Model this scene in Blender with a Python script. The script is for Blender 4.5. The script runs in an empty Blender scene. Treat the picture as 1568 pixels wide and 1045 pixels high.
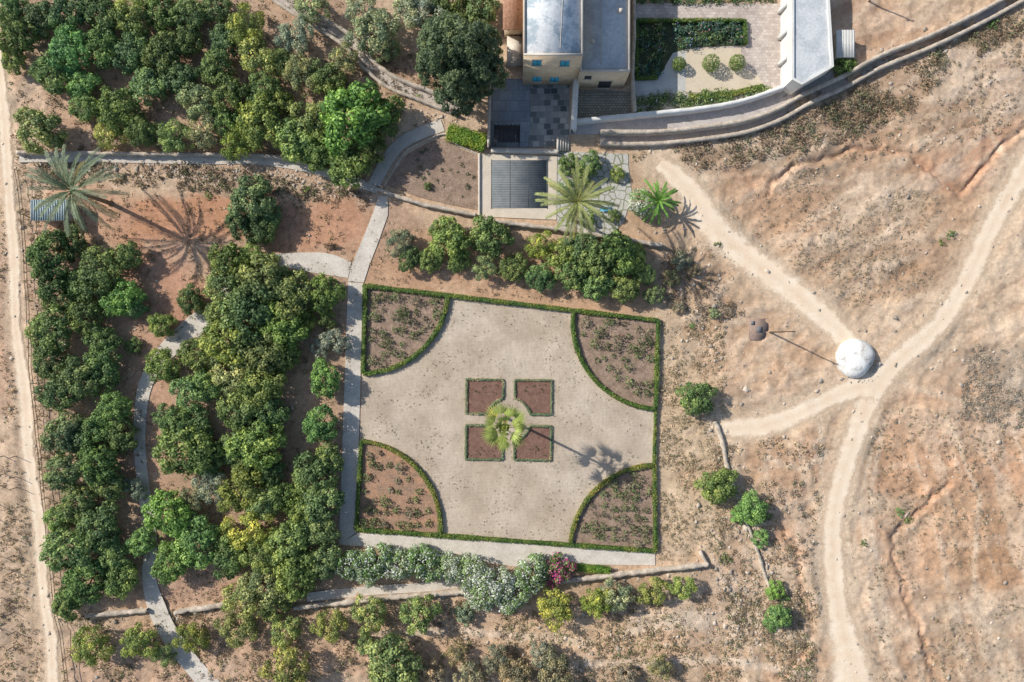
import bpy, math, random
import numpy as np
from mathutils import Vector
random.seed(7); rng=np.random.default_rng(7)
H=105.0; S=0.1
scene=bpy.context.scene
def W(px,py,h=0.0):
    k=(H-h)/H*S
    return ((px-784)*k,(522.5-py)*k)
def lin(c,f=1.0):
    o=[]
    for v in c:
        v=v/255.0
        o.append((v/12.92 if v<=0.04045 else ((v+0.055)/1.055)**2.4)*f)
    return tuple(o)
# ---------------- noise ----------------
def vnoise(x,y,seed=0):
    r=np.random.default_rng(seed); T=r.random((256,256))
    xi=np.floor(x).astype(int); yi=np.floor(y).astype(int)
    fx=x-xi; fy=y-yi; fx=fx*fx*(3-2*fx); fy=fy*fy*(3-2*fy)
    a=T[xi%256,yi%256]; b=T[(xi+1)%256,yi%256]; c=T[xi%256,(yi+1)%256]; d=T[(xi+1)%256,(yi+1)%256]
    return (a*(1-fx)+b*fx)*(1-fy)+(c*(1-fx)+d*fx)*fy
def fbm(x,y,scale,oct=5,seed=0):
    s=0;a=1;t=0
    for i in range(oct):
        s=s+a*vnoise(x/scale*(2**i)+17.3*i,y/scale*(2**i)+9.1*i,seed+i); t+=a; a*=0.55
    return s/t
def sstep(a,b,x):
    t=np.clip((x-a)/(b-a),0,1); return t*t*(3-2*t)
def catmull(pts,step=0.5):
    P=np.array(pts,float); out=[]
    n=len(P)
    for i in range(n-1):
        p0=P[max(i-1,0)];p1=P[i];p2=P[i+1];p3=P[min(i+2,n-1)]
        L=np.linalg.norm(p2-p1); m=max(2,int(L/step))
        for t in np.arange(m)/m:
            out.append(0.5*((2*p1)+(-p0+p2)*t+(2*p0-5*p1+4*p2-p3)*t*t+(-p0+3*p1-3*p2+p3)*t**3))
    out.append(P[-1]); return np.array(out)
def straight(pts,step=0.5):
    P=np.array(pts,float); out=[]
    for i in range(len(P)-1):
        L=np.linalg.norm(P[i+1]-P[i]); m=max(1,int(L/step))
        for t in np.arange(m)/m: out.append(P[i]*(1-t)+P[i+1]*t)
    out.append(P[-1]); return np.array(out)
def pdist(GX,GY,pts):
    d=np.full(GX.shape,1e9)
    for i in range(len(pts)-1):
        ax,ay=pts[i];bx,by=pts[i+1]
        dx,dy=bx-ax,by-ay; L=dx*dx+dy*dy+1e-9
        t=np.clip(((GX-ax)*dx+(GY-ay)*dy)/L,0,1)
        d=np.minimum(d,np.hypot(GX-ax-t*dx,GY-ay-t*dy))
    return d
def inpoly(x,y,poly):
    c=np.zeros(x.shape,bool); n=len(poly); j=n-1
    for i in range(n):
        xi,yi=poly[i];xj,yj=poly[j]
        if yi!=yj:
            m=((yi>y)!=(yj>y))&(x<(xj-xi)*(y-yi)/(yj-yi)+xi); c^=m
        j=i
    return c
# ---------------- mesh helpers ----------------
def link(name,me):
    o=bpy.data.objects.new(name,me); scene.collection.objects.link(o); return o
def fast(name,V,Q,mats,col=None,mi=None,smooth=False,uv=None):
    me=bpy.data.meshes.new(name); V=np.asarray(V,np.float32);Q=np.asarray(Q,np.int32)
    me.vertices.add(len(V)); me.vertices.foreach_set('co',V.ravel())
    me.loops.add(len(Q)*4); me.loops.foreach_set('vertex_index',Q.ravel())
    me.polygons.add(len(Q)); me.polygons.foreach_set('loop_start',np.arange(len(Q),dtype=np.int32)*4)
    if smooth: me.polygons.foreach_set('use_smooth',np.ones(len(Q),bool))
    for m in mats: me.materials.append(m)
    if mi is not None: me.polygons.foreach_set('material_index',np.asarray(mi,np.int32))
    me.update(calc_edges=True)
    if col is not None:
        a=me.color_attributes.new(name='Col',type='FLOAT_COLOR',domain='POINT')
        c=np.ones((len(V),4),np.float32); c[:,:3]=col; a.data.foreach_set('color',c.ravel())
    if uv is not None:
        u=me.uv_layers.new(name='UVMap'); u.data.foreach_set('uv',np.asarray(uv,np.float32)[Q.ravel()].ravel())
    return me
class Acc:
    def __init__(s): s.V=[];s.Q=[];s.C=[];s.M=[];s.n=0
    def add(s,V,Q,C=(1,1,1),m=0):
        V=np.asarray(V,float).reshape(-1,3);Q=np.asarray(Q,int).reshape(-1,4)
        s.V.append(V);s.Q.append(Q+s.n);s.n+=len(V)
        s.C.append(np.broadcast_to(np.asarray(C,float),(len(V),3)));s.M.append(np.full(len(Q),m))
    def mesh(s,name,mats,smooth=False):
        return fast(name,np.concatenate(s.V),np.concatenate(s.Q),mats,np.concatenate(s.C),np.concatenate(s.M),smooth)
    def leaves(s,P,N,size,C,m=0,r=rng,asp=0.6):
        n=len(P); N=N/np.linalg.norm(N,axis=1,keepdims=True)
        t=np.cross(N,r.normal(size=(n,3))); t/=np.linalg.norm(t,axis=1,keepdims=True)+1e-9
        b=np.cross(N,t); sz=np.broadcast_to(size,(n,))[:,None]
        V=np.stack([P+t*sz,P+b*sz*asp+N*sz*0.15,P-t*sz,P-b*sz*asp+N*sz*0.15],1).reshape(-1,3)
        Q=np.arange(n*4).reshape(-1,4)
        C=np.repeat(np.broadcast_to(C,(n,3)),4,axis=0)
        s.add(V,Q,C,m)
    def tube(s,pts,rad,seg=7,C=(1,1,1),m=0):
        pts=np.asarray(pts,float);k=len(pts);rad=np.broadcast_to(rad,(k,))
        T=np.gradient(pts,axis=0);T/=np.linalg.norm(T,axis=1,keepdims=True)+1e-9
        ref=np.array([0.31,0.87,0.2]);A=np.cross(T,ref);A/=np.linalg.norm(A,axis=1,keepdims=True);B=np.cross(T,A)
        a=np.arange(seg)*2*math.pi/seg
        V=pts[:,None]+rad[:,None,None]*(np.cos(a)[None,:,None]*A[:,None]+np.sin(a)[None,:,None]*B[:,None])
        V=V.reshape(-1,3);Q=[]
        for i in range(k-1):
            for j in range(seg):
                Q.append((i*seg+j,i*seg+(j+1)%seg,(i+1)*seg+(j+1)%seg,(i+1)*seg+j))
        s.add(V,Q,C,m)
    def box(s,x0,y0,z0,x1,y1,z1,C=(1,1,1),m=0):
        V=[(x0,y0,z0),(x1,y0,z0),(x1,y1,z0),(x0,y1,z0),(x0,y0,z1),(x1,y0,z1),(x1,y1,z1),(x0,y1,z1)]
        s.add(V,[(0,3,2,1),(4,5,6,7),(0,1,5,4),(1,2,6,5),(2,3,7,6),(3,0,4,7)],C,m)
# ---------------- materials ----------------
def newmat(name):
    m=bpy.data.materials.new(name);m.use_nodes=True;nt=m.node_tree;b=nt.nodes['Principled BSDF']
    b.inputs['Specular IOR Level'].default_value=0.2
    return m,nt,b
def nd(nt,t,**k):
    n=nt.nodes.new(t)
    for a,v in k.items(): setattr(n,a,v)
    return n
def mixc(nt,typ,fac,a,b):
    n=nd(nt,'ShaderNodeMix',data_type='RGBA',blend_type=typ)
    for i,v in ((0,fac),(6,a),(7,b)):
        if hasattr(v,'is_linked'): nt.links.new(v,n.inputs[i])
        else: n.inputs[i].default_value=v if i==0 else (*v[:3],1)
    return n.outputs[2]
def ramp(nt,src,stops):
    r=nd(nt,'ShaderNodeValToRGB');e=r.color_ramp.elements
    while len(e)<len(stops): e.new(0.5)
    for q,(p,c) in zip(e,stops): q.position=p; q.color=(*c,1) if len(c)==3 else c
    nt.links.new(src,r.inputs[0]); return r.outputs[0]
def noise(nt,scale,detail=5,rough=0.6,co=None):
    n=nd(nt,'ShaderNodeTexNoise');n.inputs['Scale'].default_value=scale;n.inputs['Detail'].default_value=detail;n.inputs['Roughness'].default_value=rough
    if co is None:
        t=nd(nt,'ShaderNodeTexCoord');co=t.outputs['Object']
    nt.links.new(co,n.inputs['Vector']); return n.outputs['Fac']
def bump(nt,b,src,st,dist=0.05):
    n=nd(nt,'ShaderNodeBump');n.inputs['Strength'].default_value=st;n.inputs['Distance'].default_value=dist
    nt.links.new(src,n.inputs['Height']);nt.links.new(n.outputs[0],b.inputs['Normal'])
def pmat(name,c1,c2,scale=1.0,fine=8.0,finea=0.35,rough=0.9,bst=0.5,f=0.9,spec=0.2,lo=0.35,hi=0.65):
    m,nt,b=newmat(name)
    b.inputs['Roughness'].default_value=rough;b.inputs['Specular IOR Level'].default_value=spec
    n1=noise(nt,scale,6,0.65);c=ramp(nt,n1,[(lo,lin(c1,f)),(hi,lin(c2,f))])
    n2=noise(nt,fine,6,0.7);g=ramp(nt,n2,[(0.3,(1-finea,)*3),(0.7,(1+finea*0.6,)*3)])
    nt.links.new(mixc(nt,'MULTIPLY',1.0,c,g),b.inputs['Base Color'])
    bump(nt,b,n2,bst,0.06); return m
def brickmat(name,c1,c2,mortar,bw,bh,f=0.9,ms=0.02,off=0.5,nz=0.5,rough=0.9,rot=0.0,xz=False,streak=None):
    m,nt,b=newmat(name);b.inputs['Roughness'].default_value=rough
    t=nd(nt,'ShaderNodeTexCoord');mp=nd(nt,'ShaderNodeMapping');mp.inputs['Rotation'].default_value[2]=rot
    if xz: mp.inputs['Rotation'].default_value=(math.radians(-90),0,0)
    nt.links.new(t.outputs['Object'],mp.inputs[0])
    br=nd(nt,'ShaderNodeTexBrick');br.offset=off
    br.inputs['Scale'].default_value=1.0;br.inputs['Brick Width'].default_value=bw;br.inputs['Row Height'].default_value=bh
    br.inputs['Mortar Size'].default_value=ms;br.inputs['Color1'].default_value=(*lin(c1,f),1);br.inputs['Color2'].default_value=(*lin(c2,f),1);br.inputs['Mortar'].default_value=(*lin(mortar,f),1)
    nt.links.new(mp.outputs[0],br.inputs['Vector'])
    n2=noise(nt,0.25,7,0.7);g=ramp(nt,n2,[(0.3,(1-nz*.5,1-nz*.52,1-nz*.5)),(0.7,(1+nz*.35,)*3)])
    n3=noise(nt,7,4,0.7);g3=ramp(nt,n3,[(0.3,(1-nz*.6,)*3),(0.7,(1+nz*.4,)*3)])
    c=mixc(nt,'MULTIPLY',1.0,br.outputs[0],g);c=mixc(nt,'MULTIPLY',1.0,c,g3)
    if streak:
        mp2=nd(nt,'ShaderNodeMapping');mp2.inputs['Scale'].default_value=(4.0,1.0,1);nt.links.new(t.outputs['Object'],mp2.inputs[0])
        n4=noise(nt,.8,7,.75,mp2.outputs[0]);c=mixc(nt,'MULTIPLY',1.0,c,ramp(nt,n4,[(.35,(.86,.85,.82)),(.5,(1,1,1)),(.7,(1.08,1.08,1.07))]))
        n5=noise(nt,1.4,9,.85);msk=ramp(nt,n5,[(.58,(0,0,0)),(.66,(.6,.6,.6))]);c=mixc(nt,'MIX',msk,c,lin((158,144,112)))
        n6=noise(nt,.12,5,.6);c=mixc(nt,'MULTIPLY',1.0,c,ramp(nt,n6,[(.38,(.9,.87,.83)),(.6,(1.05,1.05,1.05))]))
    nt.links.new(c,b.inputs['Base Color']);bump(nt,b,n3,0.4,0.04); return m
def leafmat():
    m,nt,b=newmat('foliage');b.inputs['Roughness'].default_value=0.6;b.inputs['Specular IOR Level'].default_value=0.3
    a=nd(nt,'ShaderNodeAttribute',attribute_name='Col');oi=nd(nt,'ShaderNodeObjectInfo')
    c=mixc(nt,'MULTIPLY',1.0,a.outputs['Color'],oi.outputs['Color'])
    nt.links.new(c,b.inputs['Base Color'])
    tr=nd(nt,'ShaderNodeBsdfTranslucent');nt.links.new(c,tr.inputs[0])
    mx=nd(nt,'ShaderNodeMixShader');mx.inputs[0].default_value=0.25
    nt.links.new(b.outputs[0],mx.inputs[1]);nt.links.new(tr.outputs[0],mx.inputs[2])
    nt.links.new(mx.outputs[0],nt.nodes['Material Output'].inputs[0]); return m
LEAF=leafmat()
BARK=pmat('bark',(120,100,82),(150,130,108),3,20)
CONC=pmat('pale_concrete',(222,212,198),(200,190,176),0.5,6,0.2)
PATHM=pmat('path_concrete',(228,218,204),(204,194,180),0.35,4,0.22)
SOIL=pmat('bed_soil',(146,124,106),(178,152,132),0.8,5,0.5,bst=0.9)
SOILR=pmat('red_soil',(194,150,120),(160,134,112),0.6,5,0.45,bst=0.9)
SOILD=pmat('dark_soil',(124,92,80),(146,114,98),1.2,6,0.35,bst=0.9)
WHITE=pmat('whitewash',(240,238,232),(222,220,214),0.5,5,0.12,bst=0.2,f=0.85)
# ---------------- terrain ----------------
xs=np.arange(-84,84.01,0.28);ys=np.arange(-58,58.01,0.28)
ext=[];s=0.6;v=0
while v<1500: v+=s;s*=1.25;ext.append(v)
ext=np.array(ext)
X1=np.concatenate([xs[0]-ext[::-1],xs,xs[-1]+ext]);Y1=np.concatenate([ys[0]-ext[::-1],ys,ys[-1]+ext])
WX,WY=np.meshgrid(X1,Y1,indexing='ij')
PX=WX/S+784;PY=522.5-WY/S
n_big=fbm(WX+400,WY+400,22,5,1);n_med=fbm(WX+400,WY+400,5,5,11);n_f=fbm(WX+400,WY+400,1.2,4,21)
roads={
 'main':([(1640,130),(1568,262),(1522,340),(1475,440),(1430,505),(1375,552),(1338,595),(1312,660),(1290,730),(1276,800),(1276,870),(1284,940),(1298,1000),(1312,1080)],[40,38,36,36,36,40,44,40,36,34,36,40,60,92]),
 'north':([(1010,250),(1050,285),(1090,345),(1140,390),(1200,435),(1260,485),(1305,530)],[26,44,54,50,48,44,36]),
 'west':([(1335,590),(1300,598),(1250,620),(1195,645),(1150,655),(1105,655)],[50,36,32,36,40,26]),
 'edge':([(-6,60),(6,180),(14,300),(22,400),(24,500),(38,600),(44,700),(60,800),(66,900),(78,980),(82,1080)],[16,22,18,22,16,26,22,24,18,22,20]),
}
def rectm(x0,y0,x1,y1,f=25):
    return sstep(-f,0,np.minimum(np.minimum(PX-x0,x1-PX),np.minimum(PY-y0,y1-PY)))
flat=np.maximum.reduce([rectm(500,330,1015,880),rectm(100,0,1010,880,40),rectm(560,-300,1210,240),rectm(1160,-300,1290,140)])
rd=np.full(WX.shape,1e9)
for k,(p,w) in roads.items():
    rd=np.minimum(rd,pdist(PX,PY,p)-np.mean(w)/2)
roadm=1-sstep(-2,14,rd)
far=sstep(1500,700,np.hypot(WX,WY))
rough=(1-flat)*(1-0.85*roadm)*far
Z=rough*((n_big-0.5)*1.6+(n_med-0.5)*0.9+(n_f-0.5)*0.34)+(n_f-0.5)*0.04*(1-roadm)*(0.3+0.7*(1-flat))
Z-=0.03
gul=[([(1178,290),(1215,262),(1262,238),(1305,224),(1350,228),(1400,246),(1440,270),(1470,290),(1500,262),(1535,225),(1580,185)],4,0.5),
     ([(1368,822),(1376,872),(1392,925),(1412,980),(1446,1045),(1460,1100)],3.5,0.32),
     ([(1366,818),(1400,792),(1452,742)],4,0.42),
     ([(1200,815),(1222,850),(1226,900),(1240,950),(1236,1000),(1190,1040)],4,0.3),
     ([(1060,240),(1120,262),(1180,288)],5,0.25)]
gm=np.zeros(WX.shape)
for p,w,dep in gul:
    d=pdist(PX+(n_f-.5)*20,PY+(n_med-.5)*34,p)
    Z+=-dep*np.exp(-(d/w)**2)*(.5+n_f)+0.35*dep*np.exp(-((d-w*2.3)/(w*1.2))**2)*(n_f*1.6-.2)
    gm=np.maximum(gm,np.exp(-(d/(w*2.6))**2))
PALE=np.array(lin((222,200,172),0.92))
def L(c): return np.array(lin(c,0.94))*.84+PALE*.16
C=np.zeros(WX.shape+(3,))
C[:]=L((204,172,142))
def mixin(m,c): 
    global C
    m=np.clip(m,0,1)[...,None]; C=C*(1-m)+L(c)*m
mixin(sstep(0.45,0.62,n_big)*0.7,(216,192,166))
mixin(sstep(0.52,0.40,n_big)*0.4,(192,156,124))
def blob(x,y,rx,ry,c,st=0.9,ang=0,nz=1.0):
    a=math.radians(ang);dx=PX-x;dy=PY-y
    u=(dx*math.cos(a)+dy*math.sin(a))/rx;v=(-dx*math.sin(a)+dy*math.cos(a))/ry
    d=np.hypot(u,v)+(n_med-0.5)*1.1*nz+(n_big-0.5)*0.6*nz+(n_f-.5)*0.4
    mixin(sstep(1.25,0.65,d)*st,c)
def line(p,w,c,st=0.8,nz=8):
    d=pdist(PX+(n_med-.5)*nz*2,PY+(n_f-.5)*nz,p);mixin(sstep(w,w*0.25,d)*st*(.5+n_f),c)
mixin(rectm(40,0,560,900,40)*0.8,(184,152,128))
for b in [(270,330,150,50,(202,142,106)),(470,345,100,50,(198,144,112)),(250,450,80,90,(198,146,118)),(200,280,130,30,(212,184,156)),
          (380,280,150,22,(178,156,132)),(230,600,40,160,(196,154,128)),(300,900,100,40,(196,156,130)),(700,400,160,60,(202,160,128)),
          (900,455,160,35,(206,166,134)),(660,390,110,40,(192,150,120)),(610,350,40,50,(180,148,126)),(120,330,80,60,(202,158,130)),(50,200,30,140,(214,186,162)),(110,190,50,40,(204,168,142)),
          (25,880,40,190,(186,160,136)),(15,480,30,170,(200,158,132)),(40,860,30,150,(206,178,150)),(20,240,30,120,(212,182,156)),
          (1060,680,60,210,(206,182,152)),(1060,520,80,90,(212,186,156)),(1130,480,60,60,(204,174,144)),
          (750,980,520,60,(210,176,146)),(860,975,160,22,(222,190,154)),(1100,950,110,20,(224,206,184)),(900,1030,260,26,(194,168,140)),(1150,1010,90,40,(206,176,144)),
          (250,1010,240,60,(198,164,138)),(560,1000,200,40,(204,168,140)),
          (1250,330,150,110,(192,168,144)),(1290,290,110,60,(186,160,136)),(1180,330,90,60,(206,168,136)),(1450,160,170,80,(218,194,170)),(1530,120,80,60,(224,200,176)),
          (1360,60,100,60,(200,166,140)),(1350,180,160,36,(180,150,124)),(1470,260,90,40,(208,164,134)),(1540,230,60,50,(202,156,126)),
          (1380,370,100,70,(196,170,144)),(1350,480,70,40,(214,184,154)),(1420,400,50,60,(186,156,130)),(1540,420,60,120,(220,194,166)),(1530,590,60,80,(178,164,148)),(1200,560,120,60,(212,176,144)),
          (1420,640,110,70,(214,176,144)),(1500,720,110,80,(206,158,124)),(1490,660,90,40,(220,192,166)),(1400,800,110,120,(210,166,132)),(1500,840,90,90,(212,172,138)),(1540,870,50,60,(190,146,110)),
          (1520,970,110,70,(204,182,158)),(1350,930,70,130,(220,192,166)),(1220,760,60,120,(208,174,146)),(1250,900,40,120,(216,190,164)),(1200,700,70,50,(204,166,134)),(1130,900,70,80,(194,164,138)),
          (1160,250,120,26,(154,132,110)),(1380,130,90,30,(174,146,120)),(1300,160,90,30,(152,130,106)),(1500,60,80,18,(156,132,108)),(640,120,60,50,(184,150,124)),(1060,420,70,50,(190,164,138))]:
    blob(*b)
for i in range(36):
    x=random.uniform(1040,1568);y=random.uniform(120,1045);blob(x,y,random.uniform(15,60),random.uniform(8,26),random.choice([(228,204,176),(186,154,126),(198,154,120),(212,192,170),(172,154,136)]),0.55,random.uniform(-60,60))
right=sstep(1020,1120,PX)
for a,sd,m0 in ((-38,51,sstep(640,520,PY)),(72,61,sstep(560,700,PY)),(-8,71,np.ones_like(PX)*.6)):
    t=math.radians(-a);u=(WX+400)*math.cos(t)+(WY+400)*math.sin(t);v=-(WX+400)*math.sin(t)+(WY+400)*math.cos(t)
    st=fbm(u/7.5,v+(n_big)*6,1.7,5,sd)
    k=(right*.8+.2*(1-flat))*m0
    mixin(sstep(.54,.68,st)*k*.6,(230,206,180));mixin(sstep(.46,.33,st)*k*.5,(176,138,108))
    Z+=(st-.5)*.28*k*(1-roadm)*(1-flat)*far
mixin(gm*0.4*sstep(.2,.6,n_med+.1),(196,142,108))
for p in [[(1290,720),(1300,820),(1298,900),(1330,960)],[(1300,718),(1312,820),(1310,900),(1340,955)],[(1345,640),(1322,760),(1330,860),(1350,1000)],[(1357,640),(1334,760),(1342,860),(1362,1000)],[(1060,230),(1100,330),(1160,370)],[(1330,560),(1420,600),(1568,640)],[(1340,470),(1380,500),(1350,540)],[(1255,640),(1262,700),(1258,760)],[(1170,700),(1230,720),(1270,690)],[(1090,300),(1170,380),(1280,480)],[(1400,100),(1480,150),(1540,240)],[(1450,640),(1500,760),(1490,900),(1540,1040)],[(1500,420),(1470,500),(1420,560)],[(1510,425),(1480,506),(1430,566)]]:
    line(p,6,(230,208,182),0.6)
for p in [[(960,970),(1060,950),(1140,945),(1240,985)],[(880,1020),(1100,1010),(1240,1030)],[(1100,870),(1130,930),(1120,980)],[(560,975),(700,965),(900,985)]]:
    line(p,10,(228,208,186),0.65)
mixin((1-sstep(-2,12,rd+(n_med-.5)*16))*0.7,(230,208,180))
mixin((1-sstep(5,34,rd+(n_med-.5)*34))*0.3,(224,198,168))
C*=(0.84+0.3*n_f+0.24*(n_med-.5))[...,None]
sp=vnoise(WX/0.45,WY/0.45,77);C*=(1-0.28*sstep(0.72,0.95,sp))[...,None]
nx,ny=WX.shape
idx=np.arange(nx*ny).reshape(nx,ny)
Q=np.stack([idx[:-1,:-1],idx[1:,:-1],idx[1:,1:],idx[:-1,1:]],-1).reshape(-1,4)
V=np.stack([WX,WY,Z],-1).reshape(-1,3)
gmx,nt,b=newmat('dry_earth');b.inputs['Roughness'].default_value=0.95;b.inputs['Specular IOR Level'].default_value=0.1
a=nd(nt,'ShaderNodeAttribute',attribute_name='Col')
n1=noise(nt,1.6,8,0.7);n2=noise(nt,9,6,0.75);n3=noise(nt,0.25,8,0.7)
c=mixc(nt,'MULTIPLY',1.0,a.outputs['Color'],ramp(nt,n1,[(0.3,(0.80,0.78,0.76)),(0.7,(1.2,1.2,1.2))]))
c=mixc(nt,'MULTIPLY',1.0,c,ramp(nt,n2,[(0.35,(0.60,0.60,0.60)),(0.5,(1,1,1)),(0.75,(1.38,1.38,1.38))]))
c=mixc(nt,'MULTIPLY',1.0,c,ramp(nt,n3,[(0.3,(0.92,0.90,0.87)),(0.7,(1.12,1.12,1.13))]))
nt.links.new(c,b.inputs['Base Color']);bump(nt,b,n2,0.9,0.14)
link('ground',fast('ground',V,Q,[gmx],C.reshape(-1,3),smooth=True))
def gz(x,y):
    x=np.atleast_1d(np.asarray(x,float));y=np.atleast_1d(np.asarray(y,float))
    i=np.clip(np.searchsorted(X1,x)-1,0,nx-2);j=np.clip(np.searchsorted(Y1,y)-1,0,ny-2)
    u=np.clip((x-X1[i])/(X1[i+1]-X1[i]),0,1);v=np.clip((y-Y1[j])/(Y1[j+1]-Y1[j]),0,1)
    return Z[i,j]*(1-u)*(1-v)+Z[i+1,j]*u*(1-v)+Z[i,j+1]*(1-u)*v+Z[i+1,j+1]*u*v
# ---------------- road strips ----------------
def roadmat(name,c1,c2):
    m,nt,b=newmat(name);b.inputs['Roughness'].default_value=0.95;b.inputs['Specular IOR Level'].default_value=0.1
    uv=nd(nt,'ShaderNodeUVMap');sx=nd(nt,'ShaderNodeSeparateXYZ');nt.links.new(uv.outputs[0],sx.inputs[0])
    n1=noise(nt,0.4,7,0.7);n2=noise(nt,6,6,0.7)
    c=ramp(nt,n1,[(0.35,lin(c1,0.97)),(0.65,lin(c2,0.97))])
    c=mixc(nt,'MULTIPLY',1.0,c,ramp(nt,n2,[(0.35,(0.86,0.85,0.84)),(0.7,(1.08,1.08,1.08))]))
    n5=noise(nt,.8,6,.7);wob=nd(nt,'ShaderNodeMath',operation='MULTIPLY_ADD');nt.links.new(n5,wob.inputs[0]);wob.inputs[1].default_value=.6;nt.links.new(sx.outputs[0],wob.inputs[2])
    sb=nd(nt,'ShaderNodeMath',operation='SUBTRACT');nt.links.new(wob.outputs[0],sb.inputs[0]);sb.inputs[1].default_value=.3
    ab2=nd(nt,'ShaderNodeMath',operation='ABSOLUTE');nt.links.new(sb.outputs[0],ab2.inputs[0])
    tr=ramp(nt,ab2.outputs[0],[(0.0,(0.94,0.91,0.88)),(0.25,(1,1,1)),(0.4,(1.03,1.03,1.03)),(0.8,(0.95,0.92,0.89))])
    c=mixc(nt,'MULTIPLY',1.0,c,tr);nt.links.new(c,b.inputs['Base Color'])
    ab=nd(nt,'ShaderNodeMath',operation='ABSOLUTE');nt.links.new(sx.outputs[0],ab.inputs[0])
    n4=noise(nt,0.55,9,0.75)
    ad=nd(nt,'ShaderNodeMath',operation='MULTIPLY_ADD');nt.links.new(n4,ad.inputs[0]);ad.inputs[1].default_value=1.3;nt.links.new(ab.outputs[0],ad.inputs[2])
    mr=nd(nt,'ShaderNodeMapRange',interpolation_type='SMOOTHSTEP');nt.links.new(ad.outputs[0],mr.inputs[0])
    mr.inputs[1].default_value=1.05;mr.inputs[2].default_value=1.55;mr.inputs[3].default_value=1;mr.inputs[4].default_value=0
    nt.links.new(mr.outputs[0],b.inputs['Alpha']);bump(nt,b,n2,0.3,0.05)
    return m
DIRT=roadmat('dirt_road_surface',(242,224,200),(232,208,180))
def strip(name,pts,w,mat,dz=0.05,K=8,sm=True,z0=None,step=0.6):
    P=[W(*p) for p in pts]
    A=catmull(P,step) if sm else straight(P,step)
    T=np.gradient(A,axis=0);T/=np.linalg.norm(T,axis=1,keepdims=True);N=np.stack([-T[:,1],T[:,0]],1)
    if np.ndim(w):
        s0=np.concatenate([[0],np.cumsum(np.linalg.norm(np.diff(np.array(P),axis=0),axis=1))]);s1=np.concatenate([[0],np.cumsum(np.linalg.norm(np.diff(A,axis=0),axis=1))])
        w=np.interp(s1/s1[-1],s0/s0[-1],w)*S
    else: w=np.full(len(A),w*S)
    u=np.linspace(-1,1,K+1);PT=A[:,None]+N[:,None]*(u[None,:,None]*w[:,None,None]/2)
    z=gz(PT[...,0].ravel(),PT[...,1].ravel()).reshape(PT.shape[:2])+dz if z0 is None else np.full(PT.shape[:2],z0)
    V=np.concatenate([PT,z[...,None]],-1).reshape(-1,3);n,k=PT.shape[:2];I=np.arange(n*k).reshape(n,k)
    Q=np.stack([I[:-1,:-1],I[:-1,1:],I[1:,1:],I[1:,:-1]],-1).reshape(-1,4)[:, ::-1]
    UV=np.stack([np.broadcast_to(u,(n,k)),np.broadcast_to(np.arange(n)[:,None]*0.1,(n,k))],-1).reshape(-1,2)
    return link(name,fast(name,V,Q,[mat],smooth=True,uv=UV))
for i,(k,(p,w)) in enumerate(roads.items()):
    strip('dirt_road',p,[q*1.3 for q in w],DIRT,dz=0.035+0.012*i)
# ---------------- slabs ----------------
def slab(name,poly,z,mat,th=0.12,parent=None,h=0.0):
    P=[W(*p,h) for p in poly]
    ar=sum(P[i][0]*P[(i+1)%len(P)][1]-P[(i+1)%len(P)][0]*P[i][1] for i in range(len(P)))
    if ar<0: P=P[::-1]
    n=len(P);V=[(x,y,z) for x,y in P]+[(x,y,z-th) for x,y in P]
    F=[tuple(range(n))]+[(i,n+i,n+(i+1)%n,(i+1)%n) for i in range(n)]
    me=bpy.data.meshes.new(name);me.from_pydata(V,[],F);me.materials.append(mat);me.update()
    o=link(name,me)
    if parent: o.parent=parent
    return o
def smoothpoly(pts,step=0.8):
    return [((x/S+784),(522.5-y/S)) for x,y in catmull([W(*p) for p in pts],step)]
PAVE=brickmat('courtyard_cobbles',(216,200,180),(208,191,171),(192,175,154),0.4,0.22,ms=0.03,nz=0.34,rot=0.03,f=.86,streak=True)
def arc(Cx,p1,p2,n=18):
    a1=math.atan2(p1[1]-Cx[1],p1[0]-Cx[0]);a2=math.atan2(p2[1]-Cx[1],p2[0]-Cx[0])
    d=(a2-a1+math.pi)%(2*math.pi)-math.pi;r1=math.dist(Cx,p1);r2=math.dist(Cx,p2)
    return [(Cx[0]+(r1+(r2-r1)*t/n)*math.cos(a1+d*t/n),Cx[1]+(r1+(r2-r1)*t/n)*math.sin(a1+d*t/n)) for t in range(n+1)]
TL,TR,BR,BL=(560,438),(1007,491),(1003,843),(546,810)
COURT=[TL,TR,BR,BL]
slab('paved_courtyard',COURT,0.06,PAVE)
beds=[(TL,(686,453),(557,572),SOIL),(TR,(878,476),(1004,626),SOIL),(BR,(873,832),(1001,712),SOIL),(BL,(554,675),(674,819),SOILR)]
arcs=[]
for c,p1,p2,m in beds:
    A=arc(c,p1,p2);arcs.append(A);slab('planting_bed',[c]+A,0.10,m)
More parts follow.
